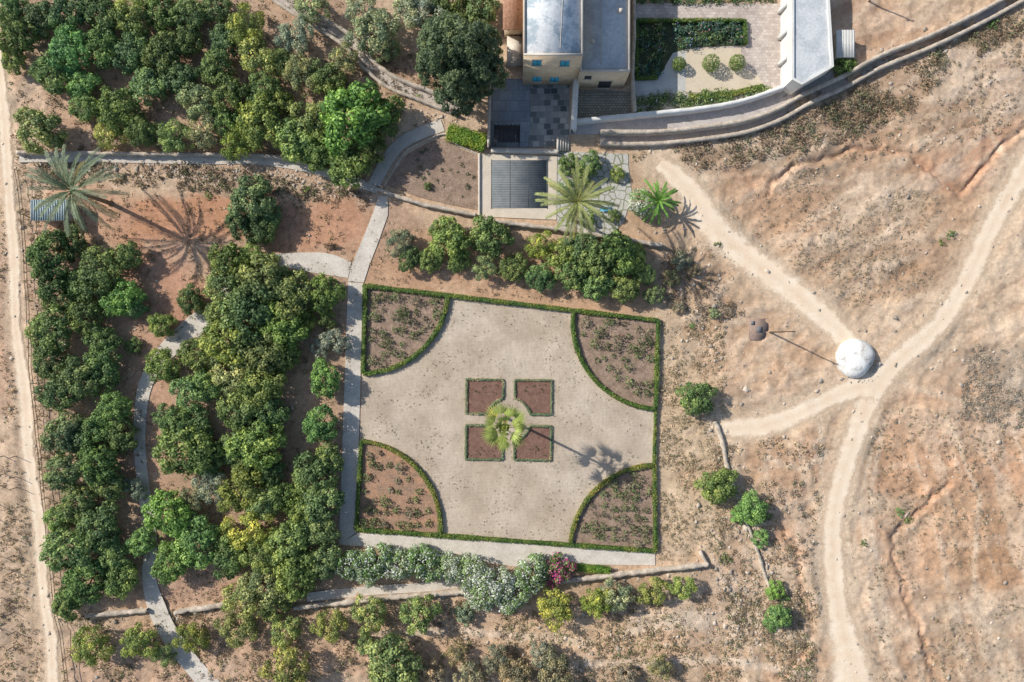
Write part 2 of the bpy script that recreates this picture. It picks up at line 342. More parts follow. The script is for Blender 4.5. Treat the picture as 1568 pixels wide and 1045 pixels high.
# ---------------- hedges ----------------
def hedge(name,pts,w,h,color,sm=False,dens=55,leaf=0.11,z=0.05,wob=0.08):
    P=[W(*p) for p in pts];A=catmull(P,0.4) if sm else straight(P,0.4)
    T=np.gradient(A,axis=0);T/=np.linalg.norm(T,axis=1,keepdims=True)+1e-9;N=np.stack([-T[:,1],T[:,0]],1)
    ac=Acc();n=len(A);lw=.78+.44*vnoise(A[:,0]/2.2+90,A[:,1]/2.2+90,8);ww=w*(0.88+rng.normal(0,wob,n))*lw/2;hh=h*(0.88+rng.normal(0,wob,n))
    zz0=np.full(n,z)
    V=np.stack([np.c_[A-N*ww[:,None],zz0-0.05],np.c_[A-N*ww[:,None]*.92,zz0+hh],np.c_[A+N*ww[:,None]*.92,zz0+hh],np.c_[A+N*ww[:,None],zz0-0.05]],1).reshape(-1,3)
    Q=[]
    for i in range(n-1):
        for j in range(3): Q.append((i*4+j,(i+1)*4+j,(i+1)*4+j+1,i*4+j+1))
    Q+= [(0,1,2,3),(n*4-1,n*4-2,n*4-3,n*4-4)]
    ac.add(V,Q,(0.6,0.6,0.5))
    Lt=np.linalg.norm(np.diff(A,axis=0),axis=1).sum();m=int(Lt*(w+2*h)*dens)
    i=rng.integers(0,n-1,m);t=rng.random(m)[:,None];base=A[i]*(1-t)+A[i+1]*t;nn=N[i]
    s=rng.random(m)*(w+2*h)
    off=np.where(s<h,-w/2,np.where(s>h+w,w/2,s-h-w/2))*lw[i]
    zz=np.where(s<h,s,np.where(s>h+w,w+2*h-s,h))+z
    nrm=np.where((s<h)[:,None],np.c_[-nn,np.zeros(m)],np.where((s>h+w)[:,None],np.c_[nn,np.zeros(m)],np.array([[0,0,1.0]])))
    Pn=np.c_[base+nn*off[:,None]*(1+rng.normal(0,.1,m))[:,None],zz*(1+rng.normal(0,.05,m))+rng.normal(0,0.03,m)]
    patch=vnoise(Pn[:,0]/1.1+50,Pn[:,1]/1.1+50,5)
    tint=(rng.uniform(0.6,1.35,m)*(0.55+0.9*patch))[:,None]*np.array([[1,1,1]])
    tint[:,0]*=1+0.9*(patch-0.45)
    ac.leaves(Pn,nrm+rng.normal(0,0.45,(m,3)),rng.uniform(.6,1.3,m)*leaf,tint)
    o=link(name,ac.mesh(name,[LEAF]));o.color=(*color,1);return o
HG=(0.17,0.26,0.06);HY=(0.25,0.29,0.07)
for (c,p1,p2,m),A in zip(beds,arcs):
    hedge('box_hedge',A,0.62,0.6,HY if c in (BR,BL) else HG)
hedge('box_hedge',[(557,572),TL,TR,(1003,625)],0.6,0.6,HG)
hedge('box_hedge',[(1003,625),(1001,712)],0.42,0.5,HG)
hedge('box_hedge',[(554,675),BL,BR,(1001,712)],0.58,0.55,HG)
cx,cy=779,643
def rot(p,a=0.012): 
    x,y=p[0]-cx,p[1]-cy;return (cx+x*math.cos(a)-y*math.sin(a),cy+x*math.sin(a)+y*math.cos(a))
for sx,sy in ((-1,-1),(1,-1),(1,1),(-1,1)):
    x0,x1,y0,y1=9,65,9,61;R=34
    P=[(x0,y1),(x1,y1),(x1,y0),(math.sqrt(R*R-y0*y0),y0)]
    aa=math.atan2(y0,P[-1][0]);ab=math.atan2(math.sqrt(R*R-x0*x0),x0)
    P+= [(R*math.cos(aa+(ab-aa)*t/8),R*math.sin(aa+(ab-aa)*t/8)) for t in range(1,9)]
    P=[rot((cx+sx*x,cy+sy*y)) for x,y in P]
    slab('flower_bed',P,0.11,SOILD)
    hedge('low_hedge_border',P+[P[0]],0.36,0.26,(0.3,0.36,0.21),leaf=0.09)
# ---------------- paths ----------------
for nm,p in [('garden_path',[(533,432),(556,434),(546,811),(545,818),(519,833)]),
          ('garden_path',[(545,816),(690,823),(870,834),(1003,846),(1003,866),(880,864),(790,868),(750,862),(700,848),(519,834)]),
          ('garden_path',[(533,431),(537,410),(560,355),(572,325),(580,300),(594,300),(594,330),(578,375),(566,405),(557,433)])]:
    slab(nm,p,0.075,PATHM)
slab('garden_path',smoothpoly([(538,402),(500,388),(440,388),(395,392),(393,403),(430,408),(480,418),(533,426)]),0.07,PATHM)
strip('winding_path',[(395,398),(365,430),(335,470),(300,498),(258,535),(232,570),(218,610),(214,680),(222,760),(232,830),(228,880),(240,930),(262,975),(296,1020),(340,1070)],[16,18,26,34,28,22,20,18,18,18,20,28,28,28,30],PATHM,z0=0.06,K=2)
for p,wd in [([(30,243),(150,243),(300,246),(400,247),(490,263),(580,292)],12),([(573,284),(590,250),(612,222),(640,206),(678,192)],19)]:
    strip('stone_path',p,wd,CONC,z0=0.085,K=2)
strip('stone_path',[(470,915),(560,905),(660,898),(760,885)],14,CONC,z0=0.065,K=2)
# ---------------- walls ----------------
def wall(name,pts,w,h,mat,sm=True,jit=0.12,base=-0.2,parent=None):
    P=[W(*p) for p in pts];A=catmull(P,0.45) if sm else straight(P,0.45)
    T=np.gradient(A,axis=0);T/=np.linalg.norm(T,axis=1,keepdims=True)+1e-9;N=np.stack([-T[:,1],T[:,0]],1)
    n=len(A);a=w/2*(1+rng.normal(0,jit,n));b2=w/2*(1+rng.normal(0,jit,n));g=gz(A[:,0],A[:,1]);hh=h*(1+rng.normal(0,jit*.5,n))
    V=np.stack([np.c_[A-N*a[:,None],g+base],np.c_[A-N*a[:,None]*.95,g+hh],np.c_[A,g+hh*1.03],np.c_[A+N*b2[:,None]*.95,g+hh],np.c_[A+N*b2[:,None],g+base]],1).reshape(-1,3)
    Q=[]
    for i in range(n-1):
        for j in range(4): Q.append((i*5+j,(i+1)*5+j,(i+1)*5+j+1,i*5+j+1))
    Q+=[(0,1,2,3),(n*5-2,n*5-3,n*5-4,n*5-5)]
    o=link(name,fast(name,V,Q,[mat]))
    if parent:o.parent=parent
    return o
LWALL=pmat('limestone_wall',(218,204,186),(180,164,146),1.2,5,0.4)
for p,w,h in [([(30,236),(150,237),(300,239),(400,240),(480,254),(560,280)],0.5,1.0),
              ([(576,290),(640,312),(730,331)],0.5,0.9),([(735,338),(850,352),(930,364),(1012,377)],0.6,1.1),
              ([(135,940),(228,934)],0.6,0.8),([(268,938),(345,926)],0.7,0.8),([(450,930),(560,917),(700,905),(880,886),(1000,872),(1082,862)],0.6,1.0),
              ([(1082,864),(1070,842)],0.5,0.7),
              ([(1094,645),(1104,672),(1112,712),(1128,762)],0.6,0.5),([(1128,770),(1150,820),(1170,880),(1182,910)],0.45,0.35),
              ([(588,288),(602,262),(622,233),(652,216),(682,206),(700,222),(735,238)],0.22,0.3)]:
    wall('stone_wall',p,w,h,LWALL,jit=.2)
slab('planting_bed',[(592,284),(605,262),(625,236),(655,219),(680,211),(700,226),(733,240),(732,322),(690,314),(640,302)],0.06,SOIL)
LANE=pmat('lane_paving',(204,192,180),(182,170,158),0.5,5,0.3)
nwl=[(395,-25),(440,5),(490,38),(535,66),(562,98),(600,128),(650,148),(705,170)]
strip('walled_lane',nwl,14,LANE,z0=0.05,K=2)
def off(p,d):
    A=np.array(p,float);T=np.gradient(A,axis=0);T/=np.linalg.norm(T,axis=1,keepdims=True);N=np.stack([-T[:,1],T[:,0]],1)
    return [tuple(q) for q in A+N*d]
wall('lane_wall',off(nwl,-9),0.5,1.0,LWALL);wall('lane_wall',off(nwl,9),0.45,0.8,LWALL)
nel=[(918,214),(1000,214),(1080,206),(1140,196),(1190,178),(1230,156),(1290,128),(1345,98),(1420,68),(1490,34),(1560,-4),(1600,-25)]
strip('walled_lane',nel,13,LANE,z0=0.06,K=2)
wall('lane_wall',off(nel,-8),0.6,1.5,LWALL,jit=.06);wall('lane_wall',off(nel,8),0.6,0.8,LWALL,jit=.06)
slab('terrace',[(872,186),(960,182),(1100,166),(1185,146),(1225,128),(1275,108),(1278,128),(1228,150),(1188,170),(1140,188),(1080,197),(1000,206),(915,206),(872,206)],0.10,pmat('terrace_stone',(208,200,194),(184,178,172),0.6,5,0.28))
wall('patio_shading_wall',[(880,190),(960,182),(1060,172),(1130,160),(1196,138)],0.6,1.6,WHITE,jit=0.06)
wall('patio_shading_wall',[(877,205),(879,160),(881,128)],0.8,2.4,WHITE,sm=False,jit=0.03)
wall('patio_shading_wall',[(968,-40),(969,60),(966,120),(970,176)],0.45,1.6,LWALL,sm=False,jit=0.06)
wall('patio_shading_wall',[(734,337),(734,236)],0.35,0.4,CONC,sm=False,jit=0.02)
wall('patio_shading_wall',[(750,130),(749,228)],0.45,2.6,LWALL,sm=False,jit=0.05)  # added wall, placed to cast shade across the patio
# ---------------- patio and pool ----------------
slab('patio',[(750,120),(812,122),(812,190),(808,226),(748,226)],0.07,brickmat('patio_slabs',(176,184,190),(156,166,172),(130,134,136),2.0,1.6,ms=0.03,nz=0.4,f=.72))
PATIO=brickmat('patio_tiles',(208,206,200),(84,100,102),(168,166,158),1.05,0.9,ms=0.05,off=0.35,nz=0.35,f=0.75)
slab('tiled_patio',[(812.4,122),(872,126),(871,208),(850,226),(808.4,226),(812.4,190)],0.074,PATIO)
slab('pool_surround',[(735,236),(853,240),(852,337),(733,332)],0.12,pmat('pool_coping',(224,210,190),(210,196,176),0.6,6,0.18))
wall('patio_wall',[(752,231),(856,234)],0.7,0.7,CONC,sm=False,jit=0.02)
stp=bpy.data.objects.new('patio_steps',None);scene.collection.objects.link(stp)
ac=Acc()
for k in range(5):
    a0,b0=W(852+k*4,232);a1,b1=W(855.6+k*4,212);ac.box(a0,b0,.02,a1,b1,.75-k*.14)
o=link('treads',ac.mesh('treads',[CONC]));o.parent=stp
pc=bpy.data.objects.new('pool_cover',None);scene.collection.objects.link(pc)
PC=pmat('pool_cover_slats',(118,124,128),(138,142,144),0.5,6,0.25,rough=0.6)
PC1=pmat('pool_cover_slats_dark',(100,106,110),(122,126,128),0.5,6,0.25,rough=0.6)
PC2=pmat('pool_cover_seams',(92,98,102),(108,112,114),0.5,6,0.2,rough=0.6)
x0,y1=W(753,246);x1,y0=W(837,319);n=40
for q,mt in ((0,PC),(1,PC1)):
    ac=Acc()
    for i in range(q,n,2):
        a0=y0+(y1-y0)*i/n;a1=y0+(y1-y0)*(i+.94)/n;ac.box(x0,a0,0.1,x1,a1,0.2+0.012*q)
    o=link('slats',ac.mesh('slats',[mt]));o.parent=pc
ac=Acc()
for k in range(1,3):
    xx=x0+(x1-x0)*k/3-0.05;ac.box(xx,y0,0.214,xx+0.09,y1,0.228)
ac.box(x0-.1,y0-.1,0.1,x0-.002,y1+.1,.22);ac.box(x1+.002,y0-.1,0.1,x1+.1,y1+.1,.22)
o=link('rails',ac.mesh('rails',[PC2]));o.parent=pc
cn=bpy.data.objects.new('recess_shade_panel',None);scene.collection.objects.link(cn)  # made-up dark sheet on posts, standing in for a shaded recess
DK=pmat('painted_recess_shade',(60,60,64),(80,78,78),1.5,8,0.3)  # dark tone that paints the shade of recesses
ac=Acc();x0,y1=W(757,192,2.4);x1,y0=W(796,218,2.4);ac.box(x0,y0,2.35,x1,y1,2.42);
for k in range(7): ac.box(x0+(x1-x0)*k/6-.05,y0-.2,2.422,x0+(x1-x0)*k/6+.05,y1+.2,2.5)
for xx in (x0+.1,x1-.1):
    for yy in (y0+.1,y1-.1): ac.box(xx-.06,yy-.06,0.05,xx+.06,yy+.06,2.348)
o=link('shade_panel_frame',ac.mesh('shade_panel_frame',[DK]));o.parent=cn
FLAG,nt,b=newmat('flagstones')
t=nd(nt,'ShaderNodeTexCoord');vo=nd(nt,'ShaderNodeTexVoronoi',feature='DISTANCE_TO_EDGE');vo.inputs['Scale'].default_value=0.8;nt.links.new(t.outputs['Object'],vo.inputs['Vector'])
c=ramp(nt,vo.outputs['Distance'],[(0.03,lin((128,130,100))),(0.07,lin((190,186,178)))])
c=mixc(nt,'MULTIPLY',1,c,ramp(nt,noise(nt,4,6),[(0.3,(.75,)*3),(0.7,(1.1,)*3)]));nt.links.new(c,b.inputs['Base Color']);b.inputs['Roughness'].default_value=.9
slab('flagstone_terrace',[(853,232),(962,236),(962,255),(968,300),(955,340),(935,362),(853,350)],0.055,FLAG)
slab('side_yard',[(883,138),(966,140),(966,182),(883,188)],0.06,brickmat('yard_cobbles',(176,168,156),(150,144,132),(120,120,96),.5,.4,nz=.5,ms=.05))
# ---------------- house ----------------
def prism(name,P,z0,z1,mat,parent=None):
    ar=sum(P[i][0]*P[(i+1)%len(P)][1]-P[(i+1)%len(P)][0]*P[i][1] for i in range(len(P)))
    if ar<0:P=P[::-1]
    n=len(P);V=[(x,y,z1) for x,y in P]+[(x,y,z0) for x,y in P]
    me=bpy.data.meshes.new(name);me.from_pydata(V,[],[tuple(range(n))]+[(i,n+i,n+(i+1)%n,(i+1)%n) for i in range(n)]);me.materials.append(mat);me.update()
    o=link(name,me)
    if parent:o.parent=parent
    return o
def boxo(name,x0,y0,z0,x1,y1,z1,mat,parent):
    ac=Acc();ac.box(x0,y0,z0,x1,y1,z1);o=link(name,ac.mesh(name,[mat]));o.parent=parent;return o
FAC=brickmat('ashlar_stone',(240,218,188),(226,200,168),(204,178,150),0.8,0.4,ms=0.025,nz=0.22,xz=True,f=1.0)
def roofmat(name,c1,c2,c3,p=(.36,.47,.52)):
    m,nt,b=newmat(name);b.inputs['Roughness'].default_value=.85
    c=ramp(nt,noise(nt,0.28,9,0.72),[(p[0],lin(c1,.9)),(p[1],lin(c2,.9)),(p[2],lin(c3,.9))])
    c=mixc(nt,'MULTIPLY',1,c,ramp(nt,noise(nt,3,7,.7),[(0.3,(.78,)*3),(0.7,(1.1,)*3)]));nt.links.new(c,b.inputs['Base Color']);return m
RF1=roofmat('roof_membrane',(178,194,202),(196,208,214),(240,242,242));RF2=roofmat('roof_membrane_grey',(188,192,194),(202,206,208),(214,216,216))
SHUT=pmat('blue_shutter',(60,160,190),(74,172,200),2,8,0.15,rough=.5,f=1.1)
house=bpy.data.objects.new('stone_house',None);scene.collection.objects.link(house)
hA=11.0;yA=39.2
xa0,xa1=W(802,0,hA)[0],W(893,0,hA)[0]
def block(nm,x0,y0,x1,y1,h,par=0.22,wt=0.25,rm=RF1,wm=FAC,pm=None):
    boxo(nm+'_walls',x0,y0,-0.2,x1,y1,h-par,wm,house)
    boxo(nm+'_roof',x0+wt,y0+wt,h-par,x1-wt,y1-wt,h-par+0.05,rm,house)
    ac=Acc();z0=h-par
    ac.box(x0-.03,y0-.03,z0,x1+.03,y0+wt,h);ac.box(x0-.03,y1-wt,z0,x1+.03,y1+.03,h);ac.box(x0-.03,y0+wt,z0,x0+wt,y1-wt,h);ac.box(x1-wt,y0+wt,z0,x1+.03,y1-wt,h)
    o=link(nm+'_parapet',ac.mesh(nm+'_parapet',[pm or CONC]));o.parent=house
block('main',xa0,yA,xa1,yA+22,hA)
xb1=W(965,0,6.6)[0];yB=38.7
block('wing',xa1+0.06,yB,xb1,yB+22,6.6,rm=RF2)
def window(x,z,w,h,y,shut=True):
    boxo('window_shade_panel',x-w/2,y-0.02,z-h/2,x+w/2,y-.001,z+h/2,DK,house)  # flat dark panel on the facade; the opening's shade is its colour
    boxo('window_sill',x-w/2-.15,y-.14,z-h/2-.14,x+w/2+.15,y-.001,z-h/2-.002,CONC,house)
    boxo('window_lintel',x-w/2-.15,y-.06,z+h/2+.002,x+w/2+.15,y-.001,z+h/2+.2,CONC,house)
    if shut:
        boxo('shutter',x-w/2+.03,y-.07,z-h/2+.03,x-.03,y-.025,z+h/2-.03,SHUT,house);boxo('shutter',x+.03,y-.07,z-h/2+.03,x+w/2-.03,y-.025,z+h/2-.03,SHUT,house)
for xw,zw in ((xa0+1.9,8.4),(xa1-2.3,8.2),(xa0+2.1,2.4),(xa1-3.4,2.2)):
    window(xw,zw,1.3,1.8,yA)
window((xa1+xb1)/2+.6,1.6,1.9,2.6,yB,False);window(xa1+1.4,4.4,1.0,1.3,yB,False)
TILE,nt,b=newmat('clay_tiles')
t=nd(nt,'ShaderNodeTexCoord');wv=nd(nt,'ShaderNodeTexWave');wv.inputs['Scale'].default_value=1.6;nt.links.new(t.outputs['Object'],wv.inputs[0])
c=ramp(nt,wv.outputs[1],[(0.1,lin((150,106,84))),(0.6,lin((196,156,130)))]);c=mixc(nt,'MULTIPLY',1,c,ramp(nt,noise(nt,3,6),[(.3,(.6,)*3),(.7,(1.15,)*3)]));nt.links.new(c,b.inputs['Base Color'])
ax0=W(772,0,3.2)[0]
boxo('annex_walls',ax0,46.4,-.2,xa0-.02,yA+22,3.1,FAC,house);boxo('annex_roof',ax0-.2,46.2,3.102,xa0-.03,yA+22.2,3.25,TILE,house)
boxo('annex_terrace',ax0+.4,42,-.2,xa0-.03,46.18,1.2,CONC,house)
boxo('roof_hatch',xa0+1.2,yA+12,hA-.4,xa0+3.2,yA+14,hA+.9,WHITE,house)
for q,(ex,ey,ez) in enumerate([(xa1+1.6,yB+4,6.45),(xa1+5.6,yB+8.4,6.45)]):
    boxo('roof_vent',ex,ey,ez,ex+.5,ey+.5,ez+.5,CONC,house)
ac=Acc();ac.tube([(xa1+3,yB+1,6.5),(xa1+3,yB+20,6.5)],.04);ac.tube([(xa0+5,yA+1,hA-.1),(xa0+6,yA+20,hA-.1)],.04);o=link('roof_pipes',ac.mesh('roof_pipes',[CONC]));o.parent=house
# ---------------- white east building ----------------
eb=bpy.data.objects.new('white_building',None);scene.collection.objects.link(eb)
eh=4.4
P=[W(x,y,eh) for x,y in [(1213,-60),(1267,-60),(1277,102),(1228,130),(1213,122)]]
prism('walls',P,-.2,eh-.35,WHITE,eb)
cxm=sum(p[0] for p in P)/5;cym=sum(p[1] for p in P)/5
Pi=[(cxm+(x-cxm)*.88,cym+(y-cym)*.965) for x,y in P]
prism('roof',Pi,eh-.35,eh-.3,RF2,eb)
for i in range(5):
    a,bb=P[i],P[(i+1)%5];ai,bi=Pi[i],Pi[(i+1)%5];prism('parapet',[a,bb,bi,ai],eh-.35,eh,WHITE,eb)
for k in range(3):
    yy=42+k*4;boxo('buttress',P[0][0]-.5,yy,-.2,P[0][0]-.01,yy+.5,2.6,WHITE,eb)
def shed(nm,px0,py0,px1,py1,n,mat):
    sh=bpy.data.objects.new(nm,None);scene.collection.objects.link(sh)
    x0,y1=W(px0,py0,2.4);x1,y0=W(px1,py1,2.4);boxo('shed_walls',x0+.2,y0+.2,-.2,x1-.2,y1-.2,2.298,LWALL,sh)
    ac=Acc()
    for i in range(n):
        a=x0+(x1-x0)*i/n;c_=x0+(x1-x0)*(i+1)/n;ac.box(a,y0,2.3,(a+c_)/2,y1,2.42);ac.box((a+c_)/2,y0,2.3,c_,y1,2.36)
    o=link('shed_roof',ac.mesh('shed_roof',[mat]));o.parent=sh
shed('corrugated_shed',1281,46,1309,88,12,WHITE)
shed('tin_roof_shed',47,306,104,338,16,pmat('tin',(150,168,172),(168,182,184),.6,6,.2,rough=.5))
# ---------------- formal court ----------------
slab('flagstone_court',[(970,6),(1196,6),(1196,136),(1100,162),(970,176)],0.06,brickmat('court_flags',(214,202,190),(188,174,164),(180,160,142),0.6,0.45,nz=.42))
slab('gravel_path',smoothpoly([(1052,74),(1030,82),(1012,108),(975,122),(975,148),(1040,142),(1052,140)]),0.085,pmat('pale_gravel',(208,206,198),(194,190,182),.6,8,.22))
slab('gravel_court',[(1050,76),(1134,74),(1136,104),(1160,116),(1170,132),(1110,142),(1050,142)],0.10,pmat('cream_gravel',(230,214,188),(220,202,176),.6,8,.15,f=.85))
def planted(name,poly,n,rmin,rmax,cols,flower=None,ff=0.0,z=0.05,leaf=0.13,k=26,hs=0.8):
    W2=[W(*p) for p in poly];xs_=[p[0] for p in W2];ys_=[p[1] for p in W2]
    X=rng.uniform(min(xs_),max(xs_),n*8);Y=rng.uniform(min(ys_),max(ys_),n*8);m=inpoly(X,Y,W2);X=X[m][:n];Y=Y[m][:n]
    return bushes(name,X,Y,rng.uniform(rmin,rmax,len(X)),cols,flower,ff,z,leaf,k,hs)
def bushes(name,X,Y,Rr,cols,flower=None,ff=0.0,z=0.05,leaf=0.13,k=26,hs=0.8,ground=False,sparse=False):
    ac=Acc();n=len(X)
    if n==0:return
    cols=np.array(cols);ci=cols[rng.integers(0,len(cols),n)]*rng.uniform(.7,1.3,(n,1))
    zb=gz(X,Y) if ground else np.full(n,z)
    kk=np.maximum(4,(k*(Rr/np.mean(Rr))**2).astype(int));idx=np.repeat(np.arange(n),kk);m=len(idx)
    d=rng.normal(size=(m,3));d[:,2]=np.abs(d[:,2]);d/=np.linalg.norm(d,axis=1,keepdims=True)
    rad=rng.uniform(.35,1.1,m)**.6*(1+0.25*np.sin(3*np.arctan2(d[:,1],d[:,0])+idx*1.7))
    P=np.c_[X[idx]+d[:,0]*Rr[idx]*rad,Y[idx]+d[:,1]*Rr[idx]*rad,zb[idx]+d[:,2]*Rr[idx]*rad*hs+.02]
    c=ci[idx]*rng.uniform(.6,1.45,(m,1))
    if flower is not None:
        f=rng.random(m)<ff;fl=np.array(flower);c[f]=fl[rng.integers(0,len(fl),f.sum())]
    ac.leaves(P,d+rng.normal(0,.6 if not sparse else 1.2,(m,3)),rng.uniform(.6,1.3,m)*leaf,c)
    return link(name,ac.mesh(name,[LEAF]))
G1=(.17,.27,.09);G2=(.08,.15,.07);G3=(.27,.34,.12);G4=(.1,.19,.14)
slab('lawn_bed',[(974,34),(1139,34),(1139,70),(1056,74),(1030,82),(1008,120),(974,122)],0.09,pmat('bed_grass',(90,94,70),(64,76,54),1,6,.4))
planted('garden_plants',[(976,36),(1137,36),(1137,68),(1054,72),(1028,80),(1006,118),(976,120)],110,.3,1.1,[G1,G2,G2,G4,G4,G3],[(.6,.25,.3),(.35,.3,.6),(.5,.5,.4)],.05,k=48,leaf=.15,hs=1.1)
hedge('box_hedge',[(974,34),(1139,34),(1140,70)],.5,.7,HG);hedge('box_hedge',[(974,36),(975,122),(1006,121)],.45,.6,HG)
planted('garden_plants',[(970,150),(1055,142),(1110,142),(1172,132),(1184,140),(1120,158),(970,176)],150,.3,.9,[G1,G3,G2,G3],[(.6,.6,.5)],.03,leaf=.15)
planted('garden_plants',[(970,-10),(1195,-10),(1195,5),(970,5)],120,.3,.8,[G1,G2])
hedge('box_hedge',[(1054,150),(1110,147),(1168,134)],.8,.5,(.26,.33,.08))
hedge('clipped_hedge',[(686,204),(744,222)],2.5,1.0,(.22,.36,.05),dens=60,leaf=.12)
# ---------------- tree prototypes ----------------
def tree_mesh(name,seed,R=3.0,nl=30,n=6500,leaf=.17,zc=.85,zh=.68,lr=(.24,.38),flower=None,ff=0,absol=None):
    r=np.random.default_rng(seed);ac=Acc()
    ph=r.uniform(0,6.28,3);lobes=[]
    for i in range(nl):
        u=1-1.45*(i+.5)/nl;th=i*2.39996+r.normal(0,.25);u=np.clip(u+r.normal(0,.05),-.6,1)
        rr=math.sqrt(max(0,1-u*u));out=1+.14*math.sin(2*th+ph[0])+.11*math.sin(3*th+ph[1])+r.normal(0,.08)
        c=np.array([rr*math.cos(th)*out*R*.76,rr*math.sin(th)*out*R*.76,zc*R+u*zh*R*.74*(1+r.normal(0,.14))])
        lobes.append((c,R*r.uniform(*lr),r.uniform(.68,1.4)))
    for i in range(nl//5):
        a=r.uniform(0,6.28);lobes.append((np.array([math.cos(a)*R*.35,math.sin(a)*R*.35,zc*R+.2*R*zh]),R*.34,r.uniform(.5,.9)))
    ctr=np.array([0,0,zc*R*.8]);tot=sum(l[1]**2 for l in lobes)
    for c,rl,ti in lobes:
        m=int(n*rl*rl/tot);o=(c-ctr)/np.linalg.norm(c-ctr)
        d=r.normal(size=(m,3));d/=np.linalg.norm(d,axis=1,keepdims=True);d+=o*.7;d/=np.linalg.norm(d,axis=1,keepdims=True)
        f=1+.25*np.sin(d[:,0]*7+ti*20)*np.sin(d[:,1]*7+ti*9)
        P=c+d*(rl*f*r.uniform(.3,1.0,m)**.35)[:,None]
        P+= (r.random((m,1))<.1)*d*rl*r.uniform(0,.35,(m,1))
        t=(ti*r.uniform(.58,1.4,m))[:,None]
        if absol is None: col=t*np.array([[1,1,1]])*np.c_[1+.3*(t-1),np.ones(m),1-.2*(t-1)]
        else: col=t*np.array([absol])
        if flower is not None:
            q=(r.random(m)<ff*r.uniform(.3,1.6));fl=np.array(flower);col[q]=fl[r.integers(0,len(fl),q.sum())]*r.uniform(.8,1.1,(q.sum(),1))
        ac.leaves(P,d+r.normal(0,.42,(m,3)),r.uniform(.6,1.3,m)*leaf,col,0,r)
    h=zc*R
    ac.tube([(0,0,-.2),(.03*R,0,h*.25),(0,.04*R,h*.6),(0,0,h)],[.09*R*.9,.07*R*.9,.055*R,.02*R],8,m=1)
    for k in range(6):
        a=k*1.05+r.uniform(0,.5);e=np.array([math.cos(a)*R*.6,math.sin(a)*R*.6,h*(1+.2*r.random())])
        s=np.array([0,0,h*.35]);ac.tube([s,(s+e)/2+np.array([0,0,.05*R]),e],[.04*R,.03*R,.01*R],5,m=1)
    return ac.mesh(name,[LEAF,BARK])
protos=[tree_mesh('citrus_a',s,nl=nl,lr=lr,n=6000) for s,nl,lr in [(1,30,(.19,.33)),(2,38,(.16,.3)),(3,26,(.21,.37)),(4,42,(.15,.27)),(5,32,(.17,.35)),(6,28,(.19,.35)),(7,34,(.15,.35))]]
sparse=[tree_mesh('olive_a',s,nl=26,n=4200,lr=(.16,.32),leaf=.15) for s in (11,12,13,14)]
small=[tree_mesh('shrub_a',s,R=2.0,nl=18,n=2600,leaf=.15,zc=.7,zh=.7,lr=(.24,.4)) for s in (21,22,23)]
K_=2.15
SP={'d':(.082,.12,.045),'m':(.12,.16,.05),'g':(.098,.146,.05),'y':(.158,.188,.048),'o':(.15,.175,.095),'b':(.11,.19,.055),'l':(.15,.185,.07),'s':(.16,.185,.125),'r':(.17,.16,.10)}
SP={k:tuple(q*K_ for q in v) for k,v in SP.items()}
def tree(x,y,r,sp='d',name=None,hs=1.0):
    R=r*S*.96;pr=small if R<1.7 else (sparse if sp in 'oyslr' else protos)
    me=random.choice(pr);base=2.0 if pr is small else 3.0
    wx,wy=W(x,y,R*.9);nm=name or {'d':'citrus_tree','m':'citrus_tree','g':'citrus_tree','y':'lemon_tree','o':'olive_tree','b':'fruit_tree','l':'orange_tree','s':'olive_tree','r':'dry_shrub'}[sp]
    o=link(nm,me);s=R/base*random.uniform(.95,1.06);o.location=(wx,wy,float(gz(wx,wy)[0]));o.rotation_euler=(0,0,random.uniform(0,6.28))
    o.scale=(s*random.uniform(.92,1.08),s*random.uniform(.92,1.08),s*random.uniform(.82,1.0)*hs)
    c=SP[sp];j=random.uniform(.8,1.2);w=random.uniform(.9,1.12);o.color=(c[0]*j*w,c[1]*j,c[2]*j*random.uniform(.8,1.2),1)
